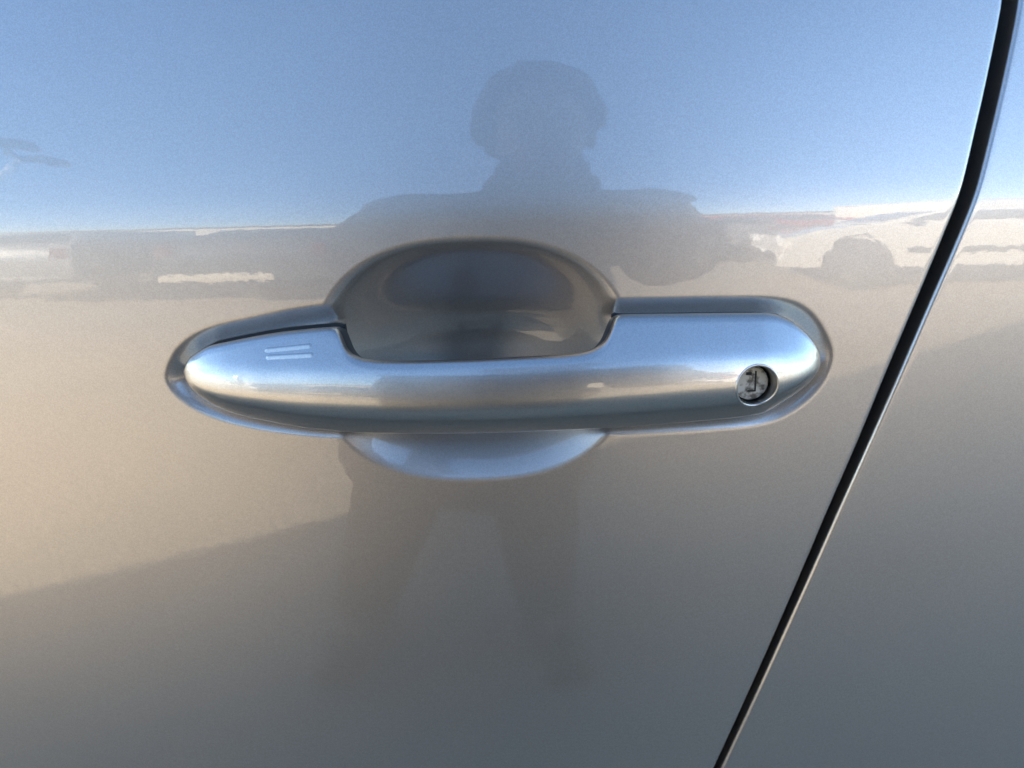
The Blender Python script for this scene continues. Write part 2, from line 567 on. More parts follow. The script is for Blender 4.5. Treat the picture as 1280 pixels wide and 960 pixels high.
# ------------------------------------------------------------------ door handle
Y_EDGE = -0.006
top_px = [(219, 468), (224, 457), (235, 446), (258, 433), (290, 426), (320, 420), (350, 415), (385, 411), (415, 408.5), (424, 410), (430, 418),
          (436, 431), (445, 439), (460, 444), (480, 446), (520, 446), (600, 443.5), (700, 438.5), (722, 436.5), (738, 432.5), (752, 424), (760, 412), (765, 400), (771, 394), (780, 392.5),
          (800, 392), (900, 391), (960, 391), (976, 394), (991, 401), (1008, 415), (1021, 430), (1029, 443), (1034, 458)]
bot_px = [(219, 468), (222, 479), (229, 490), (242, 501), (262, 512), (285, 520), (310, 526), (345, 532), (380, 536.5), (440, 540.5), (500, 541.5), (560, 541), (640, 539),
          (700, 536.5), (800, 531.5), (880, 526), (930, 522), (955, 518.5), (972, 512), (988, 503), (1006, 491), (1019, 481), (1028, 471), (1034, 458)]
rid_px = [(219, 468), (300, 466), (420, 466), (520, 469), (640, 467), (760, 459), (860, 452), (960, 449), (1034, 452)]


def curve_xz(pxs, Y):
    a = np.array([(P(i, j, Y).x, P(i, j, Y).z) for i, j in pxs])
    return a[:, 0], a[:, 1]


tx, tz = curve_xz(top_px, Y_EDGE)
bx, bz = curve_xz(bot_px, Y_EDGE)
rx, rz_ = curve_xz(rid_px, Y_EDGE - 0.012)
XH0, XH1 = tx[0], tx[-1]


def px_x(px):
    return P(px, 470, Y_EDGE).x


# front height of the handle above the door plane along its length
hxk = np.array([px_x(p) for p in (219, 222, 228, 238, 256, 285, 330, 400, 480, 600, 720, 820, 900, 950, 975, 996, 1013, 1024, 1030, 1034)])
hyk = np.array([0.0015, 0.0040, 0.0060, 0.0084, 0.0112, 0.0140, 0.0166, 0.0187, 0.0200, 0.0208, 0.0208, 0.0202, 0.0193, 0.0182, 0.0168, 0.0145, 0.0113, 0.0080, 0.0050, 0.0020])
# tilt table of the cross-section: distance below the ridge (m) -> tilt up (deg)
_wt = np.array([-0.030, -0.016, -0.006, -0.003, 0.000, 0.0025, 0.005, 0.007, 0.009, 0.0115, 0.0145, 0.0175, 0.0205, 0.024])
_tl = np.array([34, 32, 30, 28, 19, 11, 7, 2, -13, -33, -48, -56, -60, -62.0])
_ww = np.arange(-0.030, 0.0241, 0.0001)
_rel = np.concatenate([[0], np.cumsum(np.tan(np.radians(np.interp(_ww, _wt, _tl)))[:-1] * 0.0001)])
_rel -= _rel.max()
NV = 84


def handle_front(x, z, zt, zb, zr, H):
    """Front height of the handle at height z of the section at x."""
    low = max(zr - zb, 1e-4)
    w = np.where(z < zr, (zr - z) * (0.0205 / low), (zr - z))
    end = min(1.0, max(0.0, H / 0.0165)) ** 1.15
    rel = np.interp(w, _ww, _rel) * end
    h = H + rel
    q = np.clip(zt - z, 0, None)
    re = min(0.0030, 0.4 * (zt - zb))
    drop = np.where(q < re, re - np.sqrt(np.clip(re * re - (re - np.minimum(q, re)) ** 2, 0, None)), 0)
    q2 = np.clip(z - zb, 0, None)
    rb = min(0.0009, 0.2 * (zt - zb))
    drop = drop + np.where(q2 < rb, rb - np.sqrt(np.clip(rb * rb - (rb - np.minimum(q2, rb)) ** 2, 0, None)), 0)
    return np.maximum(h - drop, 0.0004)


def section(x):
    zt = float(np.interp(x, tx, tz)); zb = float(np.interp(x, bx, bz)); zr = float(np.interp(x, rx, rz_))
    zr = min(zr, zt - 0.0005); zr = max(zr, zb + 0.0005)
    H = float(np.interp(x, hxk, hyk))
    return zt, zb, zr, H


def smooth_prof(xk, yk, n=4000, sig=0.0012):
    xs = np.linspace(xk[0], xk[-1], n)
    ys = np.interp(xs, xk, yk)
    s = sig / (xs[1] - xs[0])
    kw = int(4 * s)
    kk = np.exp(-0.5 * (np.arange(-kw, kw + 1) / s) ** 2); kk /= kk.sum()
    return xs, np.convolve(np.pad(ys, kw, mode='reflect', reflect_type='odd'), kk, mode='valid')


hxk, hyk = smooth_prof(hxk, hyk, sig=0.0018)
tx, tz = smooth_prof(tx, tz, sig=0.0009)
bx, bz = smooth_prof(bx, bz, sig=0.0012)

a_end = np.linspace(0, 1, 26) ** 2
xs = np.concatenate([XH0 + (px_x(300) - XH0) * a_end[1:], np.arange(px_x(300), px_x(970), 0.00085)[1:], (XH1 - (XH1 - px_x(970)) * a_end[1:])[::-1]])
rings = []
strap_a, strap_b = px_x(432), px_x(762)
for x in xs:
    zt, zb, zr, H = section(x)
    v = np.linspace(0, 1, NV)
    v = 0.5 * v + 0.5 * (0.5 - 0.5 * np.cos(math.pi * v))
    z = zt + (zb - zt) * v
    h = handle_front(x, z, zt, zb, zr, H)
    # back of the section: close to the door at the pads, a free bar between them
    f = float(sm(x, strap_a - 0.004, strap_a + 0.010) * (1 - sm(x, strap_b - 0.010, strap_b + 0.004)))
    hb = (1 - f) * (-0.0052) + f * (H - 0.0125)
    hb = min(hb, H - 0.0005)
    W = zt - zb
    back_v = np.linspace(1, 0, 20)
    bzs = zb + W * (0.03 + 0.94 * (1 - back_v))
    bulge = np.sin(math.pi * back_v) ** 0.5
    bh = np.minimum(hb + 0.0035 * (1 - bulge) * f, np.interp(bzs, z[::-1], h[::-1]) - 0.0003)
    zz = np.concatenate([z, bzs]); hh = np.concatenate([h, bh])
    off = side_y(0.0, 1.0) + x * x / (2 * RX)
    rings.append(np.stack([np.full(zz.shape, x), off - hh, zz], -1))
rings = np.array(rings)
handle = grid_obj("door_handle", rings, M["handle_paint"], car, closed_u=True)
bm = bmesh.new(); bm.from_mesh(handle.data)
bm.verts.ensure_lookup_table()
n_r = rings.shape[1]
for s in (0, len(rings) - 1):
    ring = [bm.verts[s * n_r + k] for k in range(n_r)]
    try: bm.faces.new(ring if s else ring[::-1])
    except ValueError: pass
bmesh.ops.recalc_face_normals(bm, faces=bm.faces)
handle.data.materials.append(M["black_plastic"])                # grip's inner side made black to darken the cup's reflections
bm.verts.index_update()
for f in bm.faces:
    f.smooth = True
    ks = [v.index % n_r for v in f.verts]
    c = f.calc_center_median()
    if strap_a - 0.002 < c.x < strap_b + 0.002 and all(k >= NV - 1 or k == 0 for k in ks):
        f.material_index = 1
bm.to_mesh(handle.data); bm.free()


def handle_surface(x, z):
    zt, zb, zr, H = section(x)
    return float(x * x / (2 * RX) - handle_front(x, np.array([z]), zt, zb, zr, H)[0])


# key bore: cut through the right pad
KB = P(947, 483.5, -0.0175)
KR = 0.0077
cut_bm = bmesh.new()
add_cyl(cut_bm, (KB.x, -0.012, KB.z), KR, KR, 0.026, 'Y', 64)
cutter = bm_obj("cutter", cut_bm, M["handle_paint"])
md = handle.modifiers.new("bore", 'BOOLEAN'); md.operation = 'DIFFERENCE'; md.object = cutter; md.solver = 'EXACT'
dg = bpy.context.evaluated_depsgraph_get(); dg.update()
me = bpy.data.meshes.new_from_object(handle.evaluated_get(dg))
handle.modifiers.clear()
old = handle.data
handle.data = me
bpy.data.meshes.remove(old)
bpy.data.objects.remove(cutter)
me.name = "door_handle"
me.polygons.foreach_set("use_smooth", [True] * len(me.polygons))
me.set_sharp_from_angle(angle=R(50))

# rolled rim and inner sleeve of the key bore
V, Fc = [], []
nk = 72
prof = [(0.00050, 0.0001), (0.00042, -0.00016), (0.0001, -0.00026), (-0.0003, -0.00016), (-0.0005, 0.0002), (-0.0006, 0.0010), (-0.00065, 0.011)]
for k in range(nk):
    a = 2 * math.pi * k / nk
    for dr, dy in prof:
        rr = KR + dr
        x = KB.x + math.cos(a) * rr; z = KB.z + math.sin(a) * rr
        ys = handle_surface(KB.x + math.cos(a) * KR, KB.z + math.sin(a) * KR)
        y = (ys + dy) if dy < 0.005 else -0.0060
        V.append((x, y, z))
npf = len(prof)
for k in range(nk):
    for j in range(npf - 1):
        Fc.append((k * npf + j, k * npf + j + 1, ((k + 1) % nk) * npf + j + 1, ((k + 1) % nk) * npf + j))
mesh_obj("key_bore", V, Fc, M["handle_paint"], handle)
# lock cylinder with its rim, and the key shutter's slots
LY = -0.0105
bm = bmesh.new()
add_cyl(bm, (KB.x, LY + 0.003, KB.z), 0.0063, 0.0063, 0.006, 'Y', 48)
ed = [e for e in bm.edges if all(v.co.y < LY + 0.001 for v in e.verts)]
bmesh.ops.bevel(bm, geom=ed, offset=0.0005, segments=3, affect='EDGES')
bm_obj("lock_cylinder", bm, M["lock"], handle, sharp=35)
bm = bmesh.new()
add_cyl(bm, (KB.x, LY + 0.0045, KB.z), KR, KR, 0.004, 'Y', 48)
bm_obj("lock_well", bm, M["rubber"], handle)
lx, lz = KB.x, KB.z
for (dx, dz, sx, sz) in ((0.0016, 0.0006, 0.00055, 0.0074), (0.0003, -0.0030, 0.0030, 0.0006), (-0.0009, 0.0034, 0.0020, 0.0011)):
    bm = bmesh.new()
    add_box(bm, (lx + dx, LY - 0.00003, lz + dz), (sx, 0.0004, sz), bevel=0.00008)
    bm_obj("key_slot", bm, M["rubber"], handle)

# two raised touch lines on the left pad
for (p0, p1) in (((326, 440.5), (386, 434.5)), ((329, 448.5), (390, 445.0))):
    A = P(*p0, -0.0155); B = P(*p1, -0.0165)
    rowsr = []
    n = 28
    for i in range(n + 1):
        t = i / n
        x = A.x + (B.x - A.x) * t; z = A.z + (B.z - A.z) * t
        endf = math.sqrt(max(0.0, min(1, t / 0.03, (1 - t) / 0.03)))
        hw = 0.00090 * (0.55 + 0.45 * endf)
        row = []
        for s in np.linspace(-1, 1, 9):
            zz = z + s * hw
            row.append((x, handle_surface(x, zz) - endf * float(np.interp(s, [-1, 0.45, 0.75, 1], [-0.00002, 0.00036, 0.00033, -0.0001])), zz))
        rowsr.append(row)
    grid_obj("touch_ridge", rowsr, M["handle_paint"], handle, flip=True)

# dark gasket between the handle's pads and the recess
for (pa, pb) in ((226, 428), (768, 1028)):
    outl_t = [(px_x(p), float(np.interp(px_x(p), tx, tz)) + 0.0004) for p in np.linspace(pa, pb, 40)]
    outl_b = [(px_x(p), float(np.interp(px_x(p), bx, bz)) - 0.0004) for p in np.linspace(pb, pa, 40)]
    ol = outl_t + outl_b
    n = len(ol)
    V = [(x, 0.0024 + x * x / (2 * RX), z) for x, z in ol] + [(x, 0.0075 + x * x / (2 * RX), z) for x, z in ol]
    Fc = [tuple(range(n)), tuple(range(2 * n - 1, n - 1, -1))] + [(i, i + n, (i + 1) % n + n, (i + 1) % n) for i in range(n)]
    mesh_obj("gasket", V, Fc, M["rubber"], handle, smooth=False)

# ------------------------------------------------------------------ the rest of the silver car (shades the ground, stands around the door)
CAR_W = 1.78


def panel(name, x0, x1, zlow, ztop, mat, nx=60, nz=40, far=False):
    xs_ = np.linspace(x0, x1, nx)
    G = []
    for j in range(nz + 1):
        row = []
        for x in xs_:
            a, b = zlow(x), ztop(x)
            z = a + (b - a) * j / nz
            y = float(side_y(x * 0.6, z))
            y += 0.06 * max(0, (abs(x) - 1.75) / 0.4) ** 2 * 6
            row.append((x, CAR_W - y if far else y, z))
        G.append(row)
    return grid_obj(name, G, mat, car, flip=far)


WF, WR, WRAD = -1.36, 1.30, 0.33


def arch(cx, base):
    def f(x):
        d = abs(x - cx)
        return max(base, 0.33 + math.sqrt(max(0, 0.39 ** 2 - d * d))) if d < 0.39 else base
    return f


def hood_z(x):
    return float(np.interp(x, [-2.12, -2.0, -1.5, -0.88], [0.74, 0.88, 1.0, 1.10]))


for far in (False, True):
    panel("front_fender", -2.12, X_HINGE - 0.004, arch(WF, 0.30), hood_z, M["paint"], 90, 30, far)
    panel("rear_quarter_panel", X_REAR + 0.004, 2.05, arch(WR, 0.32), lambda x: float(np.interp(x, [1.02, 1.8, 2.05], [1.195, 1.19, 1.05])), M["paint"], 80, 30, far)
panel("far_door_side", X_HINGE, X_REAR, lambda x: Z_SILL, lambda x: Z_BELT, M["paint"], 40, 30, True)
# floor, inner structure and sills
bm = bmesh.new()
add_box(bm, (0.07, CAR_W / 2, 0.66), (1.84, CAR_W - 0.36, 0.66), bevel=0.03)
bm_obj("inner_body", bm, M["dark_trim"], car)
for y in (0.075, CAR_W - 0.075):
    bm = bmesh.new()
    add_box(bm, (0.05, y, 0.30), (1.95, 0.05, 0.11), bevel=0.015)
    bm_obj("sill", bm, M["black_plastic"], car)
# bonnet, bumpers
G = []
for x in np.linspace(-2.12, -0.88, 24):
    row = []
    for y in np.linspace(0.02, CAR_W - 0.02, 24):
        c = 1 - ((y - CAR_W / 2) / (CAR_W / 2)) ** 4
        yy = y
        ins = 0.36 * max(0, (abs(x) - 1.75) / 0.4) ** 2
        yy = CAR_W / 2 + (y - CAR_W / 2) * (1 - ins / (CAR_W / 2))
        row.append((x, yy, hood_z(x) + 0.035 * c - 0.002))
    G.append(row)
grid_obj("bonnet", G, M["paint"], car)
for x, s in ((-2.10, 1), (2.05, 1)):
    bm = bmesh.new()
    add_box(bm, (x, CAR_W / 2, 0.52), (0.16, CAR_W - 0.55, 0.48), bevel=0.06)
    bm_obj("bumper", bm, M["paint"], car, smooth=True)
# roof, pillars, glass
roof_in = 0.27


def roof_z(x):
    return float(np.interp(x, [-0.30, 0.2, 0.9, 1.55], [1.55, 1.60, 1.60, 1.53]))


G = []
for x in np.linspace(-0.30, 1.55, 24):
    row = []
    for y in np.linspace(roof_in, CAR_W - roof_in, 20):
        c = 1 - ((y - CAR_W / 2) / (CAR_W / 2 - roof_in)) ** 4
        row.append((x, y, roof_z(x) + 0.03 * c))
    G.append(row)
grid_obj("roof", G, M["paint"], car)


def slab(name, quad, th, mat):
    a, b, c, d = [Vector(q) for q in quad]
    n = (b - a).cross(d - a).normalized() * th
    V = [a, b, c, d, a + n, b + n, c + n, d + n]
    return mesh_obj(name, V, [(3, 2, 1, 0), (4, 5, 6, 7), (0, 1, 5, 4), (1, 2, 6, 5), (2, 3, 7, 6), (3, 0, 4, 7)], mat, car, smooth=False)


for far in (False, True):
    fy = (lambda y: CAR_W - y) if far else (lambda y: y)
    yb = 0.055
    yt = roof_in + 0.005
    slab("side_window", [(-0.80, fy(yb), 1.19), (0.13, fy(yb), 1.19), (0.13, fy(yt), 1.56), (-0.26, fy(yt), 1.53)], 0.004, M["tinted_glass"])
    slab("side_window", [(0.22, fy(yb), 1.19), (1.12, fy(yb), 1.19), (1.02, fy(yt), 1.56), (0.22, fy(yt), 1.57)], 0.004, M["tinted_glass"])
    for q in ([(0.13, 1.19), (0.22, 1.19), (0.22, 1.585), (0.13, 1.585)], [(1.12, 1.19), (1.95, 1.19), (1.55, 1.52), (1.02, 1.58)],
              [(-0.98, 1.10), (-0.80, 1.19), (-0.22, 1.57), (-0.36, 1.57)]):
        ys_ = [yb - 0.006 if z < 1.3 else yt - 0.006 for _, z in q]
        slab("pillar", [(x, fy(y), z) for (x, z), y in zip(q, ys_)], 0.03, M["black_plastic"] if q[0][0] == 0.13 else M["paint"])
slab("windscreen", [(-0.97, 0.06, 1.10), (-0.97, CAR_W - 0.06, 1.10), (-0.30, CAR_W - roof_in, 1.55), (-0.30, roof_in, 1.55)], 0.005, M["tinted_glass"])
slab("rear_window", [(1.95, 0.08, 1.10), (1.95, CAR_W - 0.08, 1.10), (1.55, CAR_W - roof_in, 1.53), (1.55, roof_in, 1.53)], 0.005, M["tinted_glass"])
# belt moulding under the windows
bm = bmesh.new()
add_box(bm, (0.10, 0.048, 1.197), (1.84, 0.022, 0.018), bevel=0.004)
bm_obj("belt_moulding", bm, M["black_plastic"], car)


def wheel(parent, c, rad, w, side, name="wheel"):
    bm = bmesh.new()
    add_cyl(bm, c, rad, rad, w, 'Y', 40)
    ed = [e for e in bm.edges if abs(e.verts[0].co.y - e.verts[1].co.y) < 1e-6]
    bmesh.ops.bevel(bm, geom=ed, offset=rad * 0.09, segments=3, affect='EDGES')
    t = bm_obj(name, bm, M["tyre"], parent, sharp=35)
    bm = bmesh.new()
    yo = c[1] + side * (w / 2 + 0.002)
    add_cyl(bm, (c[0], yo, c[2]), rad * 0.66, rad * 0.66, 0.02, 'Y', 32)
    for k in range(5):
        a = 2 * math.pi * k / 5
        add_box(bm, (c[0] + math.cos(a) * rad * 0.34, yo + side * 0.012, c[2] + math.sin(a) * rad * 0.34), (rad * 0.55, 0.02, rad * 0.14),
                rot=Matrix.Rotation(-a, 3, 'Y'))
    add_cyl(bm, (c[0], yo + side * 0.016, c[2]), rad * 0.12, rad * 0.12, 0.02, 'Y', 16)
    bm_obj("rim", bm, M["alloy"], t, sharp=35)
    return t


for xw in (WF, WR):
    wheel(car, (xw, 0.13, WRAD), WRAD, 0.21, -1)
    wheel(car, (xw, CAR_W - 0.13, WRAD), WRAD, 0.21, 1)

# door mirror on the near side
mo = Vector((-0.64, -0.10, 1.24))
bm = bmesh.new()
add_ellipsoid(bm, mo, (0.075, 0.11, 0.075))
add_ellipsoid(bm, mo + Vector((0.03, 0.0, 0.0)), (0.06, 0.10, 0.065))
add_capsule(bm, mo + Vector((-0.01, 0.08, -0.04)), mo + Vector((-0.02, 0.17, -0.06)), 0.025, 0.03)
mir = remeshed("door_mirror", bm, M["paint"], car, voxel=0.005, smooth=6)
bm = bmesh.new()
add_box(bm, mo + Vector((0.089, 0.0, 0.0)), (0.006, 0.15, 0.095), bevel=0.003)
bm_obj("mirror_glass", bm, M["chrome"], mir)

# ------------------------------------------------------------------ unseen wall added behind the car so its corner throws the slanting shadow edge
WALL_X, WALL_Y, WALL_H = -6.62, 2.3, 4.6
wall = empty("added_shade_wall", (WALL_X, WALL_Y, 0))
tag(wall, "tall rendered wall added out of view behind the silver car to shade it", "wall")
bm = bmesh.new(); add_box(bm, (11.0, 0.15, WALL_H / 2), (22.0, 0.3, WALL_H), bevel=0.01); bm_obj("rendered_face", bm, M["plaster"], wall)
bm = bmesh.new(); add_box(bm, (11.0, 0.15, WALL_H + 0.045), (22.1, 0.38, 0.08), bevel=0.01); bm_obj("coping", bm, M["asphalt"], wall)

# ------------------------------------------------------------------ the photographer and the phone
phone = empty("mobile_phone", (0.045, -0.272, 1.05), 0)
tag(phone, "black mobile phone held sideways by the person mirrored in the door", "phone")
bm = bmesh.new()
add_box(bm, (0, 0, 0), (0.158, 0.008, 0.075), bevel=0.0035)
bm_obj("phone_body", bm, M["phone_back"], phone, smooth=False)
bm = bmesh.new()
add_cyl(bm, (-0.052, 0.0048, 0.012), 0.006, 0.006, 0.0014, 'Y', 24)
bm_obj("lens", bm, M["tinted_glass"], phone)
bm = bmesh.new()
add_box(bm, (0, -0.0042, 0), (0.150, 0.0012, 0.069))
bm_obj("screen", bm, M["tinted_glass"], phone)
phone.rotation_euler = (R(-PITCH), 0, 0)

person = empty("person", (-0.05, -0.86, 0.0))
tag(person, "person in dark coat and trousers taking the photo, mirrored in the door", "person")


def rel(v):
    return Vector(v) - Vector(person.location)


HX = 0.055
hips = (-0.05, -0.88, 0.92)
chest = (0.02, -0.80, 1.15)
neck = (HX - 0.005, -0.755, 1.35)
head = (HX, -0.72, 1.49)
sh = {-1: (-0.145, -0.80, 1.255), 1: (0.215, -0.80, 1.25)}
el = {-1: (-0.185, -0.64, 1.02), 1: (0.205, -0.65, 1.0)}
wr = {-1: (-0.075, -0.375, 1.03), 1: (0.165, -0.375, 1.03)}
hip_j = {-1: (-0.15, -0.88, 0.90), 1: (0.05, -0.88, 0.90)}
knee = {-1: (-0.215, -0.84, 0.48), 1: (0.035, -0.84, 0.48)}
ank = {-1: (-0.33, -0.88, 0.09), 1: (0.06, -0.88, 0.09)}

bm = bmesh.new()


def cap(a, b, ra, rb, bmx=None):
    add_capsule(bmx if bmx is not None else bm, rel(a), rel(b), ra, rb)


cap(hips, chest, 0.13, 0.13)
cap(chest, (HX - 0.02, -0.78, 1.27), 0.12, 0.09)
cap((HX - 0.02, -0.78, 1.26), neck, 0.075, 0.055)
cap(neck, (HX, -0.73, 1.43), 0.053, 0.052)
add_ellipsoid(bm, rel(head), (0.074, 0.092, 0.105))                       # skull
add_ellipsoid(bm, rel((HX, -0.672, 1.425)), (0.052, 0.052, 0.055))           # jaw
add_ellipsoid(bm, rel((HX, -0.622, 1.471)), (0.012, 0.016, 0.024))          # nose
for s in (-1, 1):
    add_ellipsoid(bm, rel((HX + s * 0.078, -0.725, 1.48)), (0.010, 0.020, 0.032))   # ears
    add_ellipsoid(bm, rel((HX + s * 0.030, -0.640, 1.507)), (0.020, 0.010, 0.007))   # brows
    cap(chest, sh[s], 0.08, 0.062)
    cap(sh[s], el[s], 0.052, 0.042)
    cap(el[s], wr[s], 0.042, 0.028)
    cap(hips, hip_j[s], 0.12, 0.10)
    cap(hip_j[s], knee[s], 0.088, 0.060)
    cap(knee[s], ank[s], 0.056, 0.038)
    cap(ank[s], (ank[s][0] + s * 0.03, ank[s][1] + 0.15, 0.045), 0.040, 0.034)
    # hand: palm, four fingers round the phone's front edge, thumb behind
    w = Vector(wr[s])
    ex = 0.045 + s * 0.079                                              # the phone's end
    palm = Vector((ex + s * 0.022, -0.315, 1.035))
    cap(w, palm, 0.027, 0.026)
    cap(palm, palm + Vector((0, 0.012, 0.02)), 0.026, 0.022)
    for k, (dz, ln) in enumerate(((0.030, 0.036), (0.011, 0.040), (-0.008, 0.037), (-0.026, 0.030))):
        a = palm + Vector((s * 0.006, 0.010, dz))
        b = Vector((ex + s * 0.012, -0.258, 1.045 + dz))
        c = Vector((ex - s * (ln - 0.018), -0.254, 1.047 + dz))
        cap(a, b, 0.0095, 0.0085); cap(b, c, 0.0085, 0.0070)
    ta = palm + Vector((-s * 0.004, -0.004, 0.012)); tb = Vector((ex - s * 0.012, -0.298, 1.062)); tc_ = Vector((ex - s * 0.036, -0.290, 1.066))
    cap(ta, tb, 0.012, 0.010); cap(tb, tc_, 0.010, 0.008)
body = remeshed("body", bm, M["skin"], person, voxel=0.0042, smooth=5)

bm = bmesh.new()                                                             # knee-length coat with collar and sleeves
cap((-0.05, -0.88, 0.90), (0.02, -0.81, 1.14), 0.165, 0.155, bm)
cap((0.02, -0.81, 1.14), (HX - 0.02, -0.79, 1.245), 0.155, 0.11, bm)
for s in (-1, 1):
    cap(chest, sh[s], 0.10, 0.085, bm)
    cap((HX - 0.02 + s * 0.05, -0.79, 1.28), sh[s], 0.062, 0.072, bm)
    cap(sh[s], el[s], 0.074, 0.062, bm)
    cap(el[s], (np.array(wr[s]) * 0.93 + np.array(el[s]) * 0.07).tolist(), 0.062, 0.045, bm)
    cap((-0.05 + s * 0.085, -0.88, 0.90), (-0.085 + s * 0.105, -0.87, 0.56), 0.150, 0.138, bm)
    cap((HX + s * 0.045, -0.775, 1.31), (HX + s * 0.066, -0.76, 1.365), 0.045, 0.03, bm)
cap((-0.085, -0.87, 0.60), (-0.085, -0.87, 0.55), 0.15, 0.14, bm)
sbm = bmesh.new()
cap((HX - 0.004, -0.765, 1.325), (HX, -0.745, 1.395), 0.086, 0.076, sbm)
remeshed("scarf", sbm, M["trouser_cloth"], person, voxel=0.008, smooth=2)
remeshed("coat", bm, M["coat_cloth"], person, voxel=0.008, smooth=4)
bm = bmesh.new()
for s in (-1, 1):
    cap(hip_j[s], knee[s], 0.11, 0.090, bm)
    cap(knee[s], (ank[s][0], ank[s][1], 0.11), 0.088, 0.068, bm)
remeshed("trousers", bm, M["trouser_cloth"], person, voxel=0.008, smooth=3)
for s in (-1, 1):
    bm = bmesh.new()
    cap((ank[s][0], ank[s][1] - 0.03, 0.055), (ank[s][0] + s * 0.04, ank[s][1] + 0.17, 0.045), 0.055, 0.043, bm)
    add_box(bm, rel((ank[s][0] + s * 0.02, ank[s][1] + 0.06, 0.015)), (0.09, 0.27, 0.03), rot=Matrix.Rotation(-s * 0.2, 3, 'Z'))
    remeshed("shoe", bm, M["shoe"], person, voxel=0.006, smooth=3)
bm = bmesh.new()                                                             # bushy hair round the head
hr = random.Random(3)
for k in range(150):
    th = hr.uniform(0, 2 * math.pi); ph = hr.uniform(-0.35, 1.0)
    c = Vector((math.cos(th) * math.sqrt(1 - min(1, ph * ph)), math.sin(th) * math.sqrt(1 - min(1, ph * ph)), ph))
    if c.y > 0.35 and c.z < 0.42: continue                                   # leaves the face free
    add_ellipsoid(bm, rel((HX + c.x * 0.086, -0.735 + c.y * 0.10, 1.515 + c.z * 0.092)), (hr.uniform(0.02, 0.034),) * 3, seg=8)
remeshed("hair", bm, M["hair"], person, voxel=0.006, smooth=1)
for s in (-1, 1):
    bm = bmesh.new()
    add_ellipsoid(bm, rel((HX + s * 0.030, -0.634, 1.493)), (0.014, 0.008, 0.007), seg=12)
    bm_obj("eye", bm, M["lamp_glass"], person, smooth=True)
bm = bmesh.new()
add_ellipsoid(bm, rel((HX, -0.625, 1.43)), (0.024, 0.008, 0.008), seg=12)
bm_obj("mouth", bm, simple("lips", (0.35, 0.13, 0.11), 0.5), person, smooth=True)


